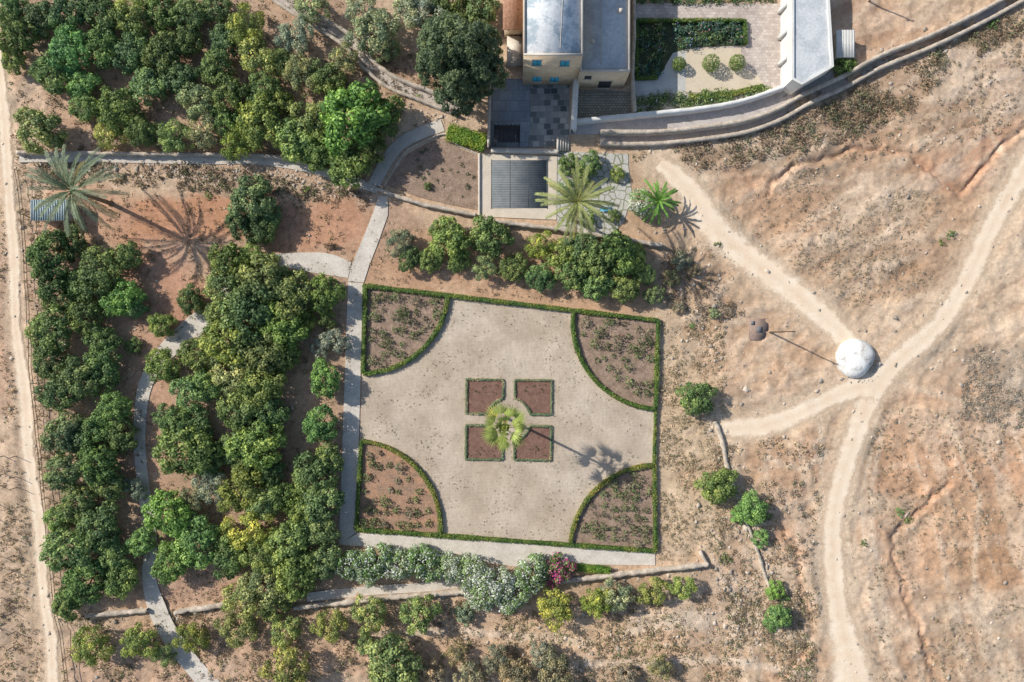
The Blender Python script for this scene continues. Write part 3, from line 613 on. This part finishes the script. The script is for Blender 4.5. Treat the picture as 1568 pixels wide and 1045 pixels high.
T='''25,55,32,d 62,28,28,d 102,22,30,d 150,18,32,d 200,25,30,m 245,12,28,d 290,20,28,d 330,8,25,d 375,40,32,y 392,85,30,l 345,60,26,d
105,75,34,b 155,72,30,g 200,78,30,g 248,85,30,d 78,112,28,g 122,128,25,b 225,130,30,g 178,165,36,m 165,205,24,l 215,200,25,g 272,118,28,d 302,155,33,o 268,208,26,l
312,200,27,o 352,145,33,d 330,100,30,g 402,140,28,d 398,188,35,m 362,220,24,y 345,185,24,g 428,155,24,m 462,112,28,o 500,120,28,m 452,55,30,s 478,185,34,l 452,215,34,m 490,232,28,m
540,180,56,b 585,178,34,g 535,255,32,m 560,225,28,m 58,200,34,m 572,50,34,s 558,18,30,s 628,15,32,s 590,72,24,o 475,10,26,o 525,90,24,o 20,15,24,d 430,95,20,m 20,90,22,m 130,165,22,m 280,60,26,d
385,305,38,d 365,340,24,d 400,350,24,d 405,325,25,g
75,392,36,d 108,372,24,d 150,415,34,d 190,392,24,g 118,435,26,d 185,458,30,b 88,450,28,d 75,505,36,d 130,482,28,d 72,552,26,d 155,520,26,d 120,580,34,d 155,560,30,g 92,604,28,g 168,630,30,g
202,530,13,g 100,665,32,d 142,662,26,g 182,668,26,d 98,722,30,d 150,710,34,d 118,770,30,g 165,742,26,d 205,748,18,s 88,795,22,m 150,808,34,g 108,842,34,m 172,850,28,g 130,890,34,g 182,888,26,m 102,925,24,g
215,830,24,b 258,790,38,b 300,832,38,b 262,862,30,b 285,690,40,g 270,650,28,g 300,655,26,g 250,635,17,g 248,560,27,m 292,602,30,g 302,542,30,m 290,460,22,d 246,498,20,m 318,590,26,g 322,745,28,s 295,765,22,s 320,710,24,g 205,470,20,g
352,400,28,m 345,440,32,m 405,428,42,m 442,452,36,m 380,480,42,m 430,500,38,m 462,492,20,m 350,525,38,m 395,540,38,m 432,548,25,g 352,572,34,l 396,592,36,m 370,632,36,m 410,632,28,d 395,682,38,m 362,690,26,m 412,722,26,d
370,752,34,y 402,770,30,l 432,762,25,m 380,812,36,y 350,852,30,m 402,852,34,y 442,832,34,m 455,880,34,m 402,900,36,l 372,922,34,l 480,730,34,m 492,772,32,g 482,812,30,g 502,702,24,m 495,860,26,g 462,790,28,m 420,930,24,l 380,395,22,m 340,480,26,m 375,720,26,m
497,450,28,m 512,522,22,s 490,532,15,s 497,580,28,b 490,650,28,b 500,490,14,m
612,372,22,o 625,396,20,d 660,396,20,m 690,368,30,m 702,400,18,m 672,350,18,m 750,362,30,m 742,410,21,l 785,410,23,m 828,375,22,y 827,425,21,g 862,390,24,m 876,420,27,m 890,380,25,g 916,400,30,m 946,388,30,g 970,398,24,m 915,436,24,g 956,442,22,m 1002,452,16,d 985,420,18,g
850,932,30,y 915,922,25,y 945,912,24,o 1000,908,24,y 1045,900,22,y 565,942,32,l 642,940,30,l 505,960,28,y 712,942,16,o 440,1025,38,y 600,1020,42,m 140,990,34,y 210,985,30,y 290,980,26,y 360,968,28,l 435,970,26,l 250,1005,20,l
660,1035,24,r 720,1040,26,r 790,1035,28,r 850,1030,30,r 760,1010,22,r 1010,1020,20,r 960,1035,16,r 1190,945,22,b 1188,905,16,b 830,1005,20,r 700,1000,18,r 560,990,18,l
1068,610,28,g 1100,745,30,g 1150,780,25,b 1165,825,14,b 1130,790,12,b 1095,480,9,o 1045,400,14,r 1030,425,12,r 1065,415,10,r 1040,470,10,r
655,285,6,d 870,252,16,g 890,270,16,m 905,250,18,g 945,265,12,m 870,290,14,g 940,330,10,m 900,335,12,g 1295,100,16,g 650,15,30,s 690,5,30,d 735,10,30,d'''
for tok in T.split():
    x,y,r,sp=tok.split(',');tree(float(x),float(y),float(r),sp)
cyp=[tree_mesh('cypress_a',s,R=3.0,nl=70,n=13000,leaf=.15,zc=1.9,zh=1.9,lr=(.13,.25)) for s in (31,32)]
for x,y,r,h in [(672,95,34,1.0),(722,75,38,1.15),(700,135,34,.95),(738,112,32,1.0),(690,55,32,1.1),(742,60,26,1.0),(664,55,26,.8)]:
    R=r*S;hh=R*1.9*h;wx,wy=W(x,y,hh*1.2);o=link('cypress_tree',random.choice(cyp));s=R/3;o.scale=(s,s,s*h);o.location=(wx,wy,0);o.rotation_euler=(0,0,random.uniform(0,6));j=random.uniform(.85,1.15);o.color=(.14*j,.2*j,.1*j,1)
wf=[tree_mesh('oleander_a',s,R=2.5,nl=24,n=5200,leaf=.13,zc=.75,zh=.65,absol=(.26,.36,.13),flower=[(.92,.9,.84),(.82,.82,.74)],ff=.42) for s in (41,42)]
wd=[tree_mesh('oleander_b',s,R=2.5,nl=24,n=5200,leaf=.14,zc=.75,zh=.65,absol=(.2,.32,.1),flower=[(.9,.9,.83)],ff=.2) for s in (43,)]
pk=tree_mesh('bougainvillea_a',44,R=2.0,nl=16,n=3000,leaf=.13,zc=.7,absol=(.18,.28,.08),flower=[(.8,.12,.4),(.7,.1,.32)],ff=.38)
for x,y,r,ms in [(540,868,24,wd),(575,862,26,wd),(612,866,24,wf),(650,866,26,wd),(690,872,24,wf),(722,882,28,wf),(752,902,32,wf),(785,910,28,wf),(815,880,26,wd),(560,878,20,wf),(640,850,16,wd),(735,915,22,wf),(985,310,22,wf)]:
    R=r*S;wx,wy=W(x,y,R);o=link('oleander_bush',random.choice(ms));o.scale=(R/2.5,)*3;o.location=(wx,wy,0);o.rotation_euler=(0,0,random.uniform(0,6))
for x,y,r in [(856,872,22),(845,888,14)]:
    R=r*S;wx,wy=W(x,y,R);o=link('bougainvillea_bush',pk);o.scale=(R/2,)*3;o.location=(wx,wy,0)
hedge('box_hedge',[(866,866),(934,872)],.9,.8,(.17,.32,.05))
for x,y,r in [(1040,98,1.0),(1088,98,1.3),(1128,97,1.2)]:
    wx,wy=W(x,y,1);tp=Acc();n=900;d=rng.normal(size=(n,3));d/=np.linalg.norm(d,axis=1,keepdims=True)
    tp.leaves(np.array([wx,wy,r])+d*r*rng.uniform(.85,1.05,(n,1)),d+rng.normal(0,.35,(n,3)),rng.uniform(.08,.15,n),rng.uniform(.6,1.3,(n,1))*np.ones((1,3)))
    tp.tube([(wx,wy,0),(wx,wy,r)],[.1,.06],6,m=1)
    o=link('topiary_ball',tp.mesh('topiary_ball',[LEAF,BARK]));o.color=(.22,.3,.08,1)
for (c,p1,p2,m),A in zip(beds,arcs):
    Cn=W(*c);PA=[W(*p) for p in A];X=[];Y=[]
    v1=np.array(PA[0])-Cn;v2=np.array(PA[-1])-Cn
    for a in np.arange(.1,1,.125):
        for b_ in np.arange(.1,1,.125):
            if a*a+b_*b_<.8:
                q=np.array(Cn)+v1*a+v2*b_+rng.normal(0,.3,2);X.append(q[0]);Y.append(q[1])
    X=np.array(X);Y=np.array(Y);k=rng.random(len(X))>.12
    bushes('rose_bushes',X[k],Y[k],rng.uniform(.4,1.0,k.sum()),[(.2,.25,.1),(.15,.21,.08),(.26,.25,.16),(.16,.22,.09)],[(.5,.15,.15),(.6,.4,.35)],.02,.1,.14,75,1.1,sparse=True)
planted('bed_weeds',[(610,270),(650,225),(700,235),(728,245),(728,310),(640,295)],18,.2,.45,[(.2,.2,.12),(.12,.17,.07)],z=.06,leaf=.12,k=18)
for sx,sy in ((-1,-1),(1,-1),(1,1),(-1,1)):
    planted('seedlings',[(cx+sx*16,cy+sy*40),(cx+sx*58,cy+sy*40),(cx+sx*58,cy+sy*55),(cx+sx*16,cy+sy*55)],14,.08,.16,[(.12,.15,.06)],z=.11,leaf=.08,k=6)
# ---------------- palms ----------------
def date_palm(x,y,h,R,color,nf=52,e0=78,er=105,lw=.042):
    wx,wy=W(x,y,h);ac=Acc();r=rng
    ks=np.linspace(0,1,26);pts=np.c_[0*ks,0*ks,ks*h];rad=(.32-.08*ks)*(1+.1*(np.arange(26)%2));rad[0]=.5
    ac.tube(pts,rad,9,m=1)
    d_=r.normal(size=(120,3));d_/=np.linalg.norm(d_,axis=1,keepdims=True);ac.leaves(np.array([0,0,h])+d_*.4,d_,.18,(.9,.8,.5))
    for i in range(nf):
        az=i*2.39996+r.normal(0,.13);e=math.radians(e0-er*(i/nf)+r.normal(0,5));Lf=R*r.uniform(.88,1.15)*(0.7+0.3*min(1,i/14))
        t=np.linspace(0,1,9);ang=e-t*math.radians(50)*(.6+.5*(e>0))
        ds=Lf*1.12/8;rr=np.cumsum(np.cos(ang))*ds;zz=np.cumsum(np.sin(ang))*ds
        hx=np.array([math.cos(az),math.sin(az)]);P=np.c_[rr[:,None]*hx,h+zz];P=np.vstack([[0,0,h],P])
        dead=i>nf*.9;tc=np.array((1.25,.9,.6)) if dead else np.array((1,1,1))*r.uniform(.7,1.25)
        ac.tube(P,np.linspace(.06,.015,len(P)),4,C=tc*np.array((1.5,1.3,1.0)))
        nl=40;u=np.linspace(.15,1,nl);idx=u*(len(P)-1);i0=np.minimum(idx.astype(int),len(P)-2);fr=(idx-i0)[:,None];B=P[i0]*(1-fr)+P[i0+1]*fr;Td=P[i0+1]-P[i0];Td/=np.linalg.norm(Td,axis=1,keepdims=True)
        side=np.array([-hx[1],hx[0],0])
        for sg in (-1,1):
            ll=(.5*np.sin(np.clip(u*3.0,0,3.1))**.5+.1)*R/4.4;dd=Td*.95+side*sg*.6+r.normal(0,.1,(nl,3));dd[:,2]+=.15
            dd/=np.linalg.norm(dd,axis=1,keepdims=True);tip=B+dd*ll[:,None];tip[:,2]-=.05;w=np.cross(dd,np.array([0,0,1.0]));w/=np.linalg.norm(w,axis=1,keepdims=True)+1e-9
            mid=B*.55+tip*.45;V=np.stack([B,mid+w*lw,tip,mid-w*lw],1).reshape(-1,3)
            ac.add(V,np.arange(nl*4).reshape(-1,4),np.repeat(tc[None]*r.uniform(.7,1.25,(nl,1)),4,axis=0))
    o=link('date_palm',ac.mesh('date_palm',[LEAF,BARK]));o.location=(wx,wy,0);o.color=(*color,1);return o
date_palm(112,292,9.0,5.2,(.22,.28,.17),42)
date_palm(884,309,12.5,4.4,(.32,.36,.14),38)
date_palm(1008,308,2.6,2.8,(.2,.4,.08),26,lw=.06)
def fan_palm(x,y,h,R,color):
    wx,wy=W(x,y,h);ac=Acc();r=rng;ks=np.linspace(0,1,30);rad=(.22-.06*ks)*(1+.06*(np.arange(30)%2));rad[0]=.42
    ac.tube(np.c_[ks*0,ks*0,ks*h],rad,9,m=1)
    d_=r.normal(size=(160,3));d_/=np.linalg.norm(d_,axis=1,keepdims=True);ac.leaves(np.array([0,0,h+.1])+d_*.55*np.array([1,1,.6]),d_,.2,(.75,.8,.5))
    # tiers: upright spear leaves in the heart, spreading fans, drooping old fans
    tiers=[(4,74,.30,.40,.8),(6,48,.42,.5,1.05),(9,12,.52,.58,1.1),(6,-22,.45,.5,.8)]
    for ti,(cnt,el0,pf,bf,br_) in enumerate(tiers):
        for q in range(cnt):
            az=2*math.pi*(q+.37*ti)/cnt+r.normal(0,.14);e=math.radians(el0+r.normal(0,7));D=np.array([math.cos(az)*math.cos(e),math.sin(az)*math.cos(e),math.sin(e)])
            side=np.array([-math.sin(az),math.cos(az),0]);sc=r.uniform(.85,1.15);o0=np.array([0,0,h]);hub=o0+D*R*pf*sc
            ac.tube([o0,hub],[.06,.035],4,C=(1.6,1.4,.9));tc=np.array((1,1,1))*r.uniform(.75,1.2)*br_
            if ti==3 and q%2: tc=np.array((1.25,.95,.6))
            nb=11;up=np.cross(D,side);up=up if up[2]>0 else -up
            for k in range(nb):
                a=math.radians(-58+116*k/(nb-1));d=D*math.cos(a)+side*math.sin(a);L2=R*bf*sc*(.5+.5*math.cos(a*1.1))*r.uniform(.92,1.08)
                tip=hub+d*L2+np.array([0,0,-.22*L2]);mid=hub+d*L2*.5+up*.04;w=np.cross(d,up);w/=np.linalg.norm(w)
                ac.add([hub,mid+w*.1,tip,mid-w*.1],[(0,1,2,3)],tc*r.uniform(.7,1.3))
    o=link('fan_palm',ac.mesh('fan_palm',[LEAF,BARK]));o.location=(wx,wy,.06);o.color=(*color,1);return o
fan_palm(773,655,12,3.5,(.3,.36,.09))
# ---------------- dome ----------------
dx,dy=W(1309,549);z0=float(gz(dx,dy)[0]);V=[];Q=[];seg=30;rings=10
for i in range(rings+1):
    t=i/rings;r0=3.05*max(0.002,math.cos(t*math.pi/2))**.8;zz=2.0*math.sin(t*math.pi/2)**1.1
    for j in range(seg):
        a=2*math.pi*j/seg;jt=1+rng.normal(0,.014)*(t<.95)
        cut=1-.16*max(0,math.cos(a-math.radians(-35)))**6
        V.append((dx+r0*jt*cut*math.cos(a),dy+r0*jt*cut*math.sin(a),z0-.3*(i==0)+zz*(1+rng.normal(0,.012)*(t<.95))))
for i in range(rings):
    for j in range(seg): Q.append((i*seg+j,i*seg+(j+1)%seg,(i+1)*seg+(j+1)%seg,(i+1)*seg+j))
mD,nt,b=newmat('whitewashed_plaster');b.inputs['Roughness'].default_value=.85
vo=nd(nt,'ShaderNodeTexVoronoi',feature='DISTANCE_TO_EDGE');vo.inputs['Scale'].default_value=.9;t=nd(nt,'ShaderNodeTexCoord');nt.links.new(t.outputs['Object'],vo.inputs['Vector'])
c=ramp(nt,vo.outputs['Distance'],[(0,lin((140,136,130))),(.07,lin((206,202,196)))]);c2=ramp(nt,noise(nt,.5,7,.7),[(.45,(1,1,1)),(.6,(0,0,0))])
c=mixc(nt,'MIX',c2,c,lin((236,234,228)));c=mixc(nt,'MULTIPLY',1,c,ramp(nt,noise(nt,4,6,.7),[(.3,(.86,)*3),(.6,(1,)*3)]));nt.links.new(c,b.inputs['Base Color']);bump(nt,b,noise(nt,3,6),.6,.12)
link('whitewashed_dome',fast('whitewashed_dome',V,Q,[mD]))
# ---------------- poles, slab, fence, stakes ----------------
WOOD=pmat('weathered_wood',(96,80,66),(120,104,88),2,10);MET=pmat('grey_metal',(110,112,114),(130,130,130),2,10,rough=.5)
def pole(x,y,h):
    wx,wy=W(x,y);z=float(gz(wx,wy)[0]);p=bpy.data.objects.new('utility_pole',None);scene.collection.objects.link(p)
    ac=Acc();ac.tube([(wx,wy,z-.2),(wx,wy,z+h)],[.13,.08],8);ac.box(wx-.5,wy-.05,z+h-.5,wx+.5,wy+.05,z+h-.4)
    for q in (-.45,.45): ac.tube([(wx+q,wy,z+h-.4),(wx+q,wy,z+h-.2)],.05,6)
    o=link('pole_and_crossarm',ac.mesh('pole_and_crossarm',[WOOD]));o.parent=p
pole(1179,509,8.5);pole(1330,3,5.5)
cs=bpy.data.objects.new('concrete_well_cover',None);scene.collection.objects.link(cs)
wx,wy=W(1163,505);zz=float(gz(wx,wy)[0]);GR=pmat('rusty_concrete',(150,128,116),(170,148,134),1,6,.35)
boxo('base',wx-1.6,wy-1.7,zz-.5,wx+1.4,wy+1.7,zz+.2,GR,cs);boxo('lid',wx-.45,wy-.45,zz+.202,wx+.45,wy+.45,zz+.3,MET,cs);boxo('hatch',wx-1.3,wy+.7,zz+.202,wx-.7,wy+1.3,zz+.26,MET,cs)
fe=Acc();A=catmull([W(*p) for p in [(30,262),(38,330),(46,430),(54,560),(68,700),(82,850),(93,940),(112,1060)]],2.8)
zf=gz(A[:,0],A[:,1])
for (x,y),z in zip(A[::2],zf[::2]): fe.tube([(x,y,z-.1),(x,y,z+1.3)],.05,5)
for hh in (.6,1.2): fe.tube(np.c_[A,zf+hh],.05,4)
link('wire_fence',fe.mesh('wire_fence',[WOOD]))
st=Acc()
for y in range(700,1045,24):
    for x in (6+rng.normal(0,3),26+rng.normal(0,4)):
        wx,wy=W(x,y+rng.normal(0,4));z=float(gz(wx,wy)[0]);st.tube([(wx,wy,z-.1),(wx+rng.normal(0,.1),wy,z+1.5)],[.06,.05],5)
link('vine_stakes',st.mesh('vine_stakes',[WOOD]))
def bench(nm,x,y,mt):
    bn=bpy.data.objects.new(nm,None);scene.collection.objects.link(bn)
    wx,wy=W(x,y);ac=Acc()
    for k in range(4): ac.box(wx-.9,wy-.25+k*.13,.5,wx+.9,wy-.15+k*.13,.54)
    for k in range(3): ac.box(wx-.9,wy+.3,.62+k*.13,wx+.9,wy+.34,.72+k*.13)
    for q in (-.8,.75):
        ac.box(wx+q,wy-.25,.08,wx+q+.06,wy-.19,.498);ac.box(wx+q,wy+.245,.08,wx+q+.06,wy+.298,1.0)
    o=link('slatted_seat',ac.mesh('slatted_seat',[mt]));o.parent=bn
bench('garden_bench',507,378,WOOD);bench('blue_bench',928,322,SHUT)
# ---------------- rocks ----------------
ROCK,nt,b=newmat('rock');b.inputs['Roughness'].default_value=.95;a=nd(nt,'ShaderNodeAttribute',attribute_name='Col')
nt.links.new(mixc(nt,'MULTIPLY',1,a.outputs['Color'],ramp(nt,noise(nt,5,5),[(.3,(.75,)*3),(.7,(1.15,)*3)])),b.inputs['Base Color'])
def rocks(name,XY,size,c0=(.54,.46,.37)):
    XY=np.asarray(XY);n=len(XY);z=gz(XY[:,0],XY[:,1]);base=np.array([(-1,-1,-1),(1,-1,-1),(1,1,-1),(-1,1,-1),(-.7,-.7,.8),(.7,-.7,.8),(.7,.7,.8),(-.7,.7,.8)])
    V=base[None]*size[:,None,None]*rng.uniform(.6,1.2,(n,1,3))+rng.normal(0,.24,(n,8,3))*size[:,None,None]
    a=rng.uniform(0,6.28,n);ca,sa=np.cos(a)[:,None],np.sin(a)[:,None];x=V[...,0]*ca-V[...,1]*sa;y=V[...,0]*sa+V[...,1]*ca
    V=np.stack([x+XY[:,0:1],y+XY[:,1:2],V[...,2]*.5+z[:,None]+size[:,None]*.1],-1).reshape(-1,3)
    q=np.array([(0,3,2,1),(4,5,6,7),(0,1,5,4),(1,2,6,5),(2,3,7,6),(3,0,4,7)]);Q=(q[None]+np.arange(n)[:,None,None]*8).reshape(-1,4)
    col=np.repeat(np.array(c0)*rng.uniform(.6,1.2,(n,1)),8,axis=0);link(name,fast(name,V,Q,[ROCK],col))
def along(p,n,sd):
    A=catmull([W(*q) for q in p],.5);i=rng.integers(0,len(A),n);return A[i]+rng.normal(0,sd,(n,2))
parts=[along([(60,250),(300,262),(430,262),(560,300)],900,1.0),along([(1100,380),(1020,400),(1080,520),(1110,580)],260,3),along([(1090,650),(1130,770),(1180,900)],500,.8),
 along([(1100,860),(1140,930),(1130,980)],260,2.2),along([(140,945),(340,935),(560,925),(880,895),(1080,870)],500,.7),along(nel,260,1.6),along([(800,980),(1000,960),(1200,990)],260,3),along([(600,980),(900,1020)],200,3),
 along([(1290,577),(1322,584),(1344,556)],50,.4),np.c_[rng.uniform(28,78,900),rng.uniform(-52,40,900)],np.c_[rng.uniform(-70,-25,250),rng.uniform(-52,48,250)],along([(590,150),(700,185)],50,1),along([(20,250),(60,700),(100,1040)],260,2.2)]
XY=np.concatenate(parts);keep=~inpoly(XY[:,0],XY[:,1],[W(*p) for p in [(515,300),(1015,375),(1010,870),(515,840)]]);XY=XY[keep]
rocks('scattered_rocks',XY,rng.gamma(1.6,.055,len(XY))+.04)
# ---------------- scrub / dry grass ----------------
def scrub(name,poly,n,rmin,rmax,cols,leaf=.12,k=12,hs=.7,thr=.42,seed=3,sc=4):
    W2=[W(*p) for p in poly];xs_=[p[0] for p in W2];ys_=[p[1] for p in W2]
    X=rng.uniform(min(xs_),max(xs_),n*4);Y=rng.uniform(min(ys_),max(ys_),n*4)
    m=inpoly(X,Y,W2)&(fbm(X+200,Y+200,sc,3,seed)+rng.normal(0,.09,len(X))>thr)
    px=X/S+784;py=522.5-Y/S
    for kk,(p,w) in roads.items(): m&=pdist(px,py,p)>np.mean(w)*.6
    X=X[m][:n];Y=Y[m][:n];bushes(name,X,Y,rng.uniform(rmin,rmax,len(X)),cols,None,0,0,leaf,k,hs,True,True)
cDRY=[(.52,.43,.28),(.46,.36,.23),(.6,.5,.35),(.4,.33,.21)];cBR=[(.28,.21,.14),(.36,.27,.18),(.24,.19,.13),(.22,.22,.13)];cGRY=[(.38,.34,.28),(.32,.29,.23),(.44,.39,.31)]
bank=[(960,240),(1060,218),(1200,190),(1300,140),(1420,85),(1568,15),(1568,50),(1450,110),(1400,165),(1300,215),(1150,250),(1050,262)]
scrub('dry_scrub',bank,1300,.25,.75,cBR,.13,16,.8,thr=.36)
scrub('dry_scrub',bank,160,.4,.9,[(.16,.2,.1),(.2,.2,.1)],.14,22,.9,thr=.5)
scrub('dry_scrub',[(1200,80),(1568,60),(1568,200),(1400,230),(1200,270)],900,.12,.35,cGRY+cBR+cDRY,.1,9,thr=.48)
scrub('dry_grass',[(1012,480),(1110,500),(1110,860),(1010,860)],1500,.15,.4,cDRY+[(.25,.25,.14)],.1,9)
scrub('dry_grass',[(100,940),(1250,900),(1250,1045),(100,1045)],3600,.15,.5,cDRY+cBR+[(.22,.26,.11)],.12,11,thr=.45)
scrub('dry_grass',[(50,250),(560,290),(510,920),(60,930)],2600,.15,.4,cDRY+cBR+[(.18,.21,.09)],.11,9,thr=.48)
scrub('dry_scrub',[(60,250),(300,250),(570,295),(560,320),(430,300),(250,290),(60,280)],480,.2,.6,cBR+[(.17,.2,.09)],.13,16,thr=.4)
scrub('dry_scrub',[(1490,530),(1568,520),(1568,660),(1470,640)],700,.15,.45,cGRY,.1,10,thr=.4)
scrub('dry_scrub',[(1200,250),(1450,300),(1420,470),(1300,470),(1120,330)],1300,.1,.3,cGRY+cDRY,.09,7,thr=.46)
scrub('dry_scrub',[(1100,660),(1260,680),(1250,1045),(1120,1045),(1090,880)],1000,.15,.5,cGRY+cBR+cDRY,.12,12,thr=.46)
scrub('dry_scrub',[(1330,620),(1568,640),(1568,1045),(1330,1045)],1500,.1,.32,cGRY+cBR+cDRY,.1,7,thr=.5)
scrub('dry_scrub',[(1010,380),(1110,380),(1150,480),(1060,500),(1010,460)],260,.2,.6,cBR+cGRY,.12,14,thr=.4)
scrub('dry_scrub',[(0,0),(560,0),(560,235),(0,235)],1200,.2,.5,cBR+[(.16,.2,.09)],.12,11,thr=.45)
scrub('weeds',[(0,240),(60,240),(100,1045),(0,1045)],900,.15,.4,cDRY+[(.2,.23,.11)],.11,9,thr=.48)
scrub('dry_grass',[(570,335),(1010,385),(1008,480),(560,430)],500,.15,.35,cDRY,.1,8,thr=.45)
scrub('dry_scrub',[(590,60),(640,90),(700,185),(600,200),(560,110)],200,.2,.5,cBR,.12,12,thr=.4)
XX=rng.uniform(W(560,0)[0],W(1003,0)[0],3000);YY=rng.uniform(W(0,840)[1],W(0,440)[1],3000)
m=inpoly(XX,YY,[W(*p) for p in COURT])&(fbm(XX+90,YY+90,3,4,9)+rng.normal(0,.08,3000)>.52)
XX=XX[m];YY=YY[m];bushes('paving_weeds',XX,YY,rng.uniform(.05,.15,len(XX)),[(.4,.36,.24),(.34,.32,.2),(.46,.4,.3)],z=.06,leaf=.07,k=5,hs=.5)
X=[];Y=[];Rr=[]
for x,y,r in [(1380,785,.7),(1392,797,.7),(1322,832,.6),(1520,40,.9),(1455,360,.8),(1440,372,.6),(1190,935,1.2),(1180,960,.9),(1200,915,.8),(1110,855,.9),(1060,500,.6),(640,150,.6),(1172,790,.7),(1298,95,1.2),(1100,375,.6),(470,290,.7),(320,300,.7)]:
    q=W(x,y);X.append(q[0]);Y.append(q[1]);Rr.append(r)
bushes('green_shrubs',np.array(X),np.array(Y),np.array(Rr),[(.15,.27,.08),(.22,.28,.08)],leaf=.16,k=70,ground=True)
# ---------------- light / camera ----------------
el=math.radians(35);az=math.radians(26)
d=Vector((math.cos(az)*math.cos(el),-math.sin(az)*math.cos(el),-math.sin(el)))
sl=bpy.data.lights.new('sun','SUN');sl.energy=5.0;sl.angle=math.radians(.5);sl.color=(1,.955,.88)
so=bpy.data.objects.new('sun',sl);so.rotation_euler=d.to_track_quat('-Z','Y').to_euler();so.location=(-60,30,60);scene.collection.objects.link(so)
w=bpy.data.worlds.new('World');scene.world=w;w.use_nodes=True;nt=w.node_tree
sk=nt.nodes.new('ShaderNodeTexSky');sk.sky_type='NISHITA';sk.sun_disc=False;sk.sun_elevation=el;sk.sun_rotation=math.radians(296)
bg=nt.nodes['Background'];bg.inputs[1].default_value=.135;nt.links.new(sk.outputs[0],bg.inputs[0])
cam=bpy.data.cameras.new('camera');co=bpy.data.objects.new('camera',cam);scene.collection.objects.link(co);scene.camera=co
co.location=(0,0,H);cam.sensor_width=36;cam.lens=36*H/156.8;cam.clip_end=5000
scene.view_settings.view_transform='Standard';scene.view_settings.look='None';scene.view_settings.exposure=0
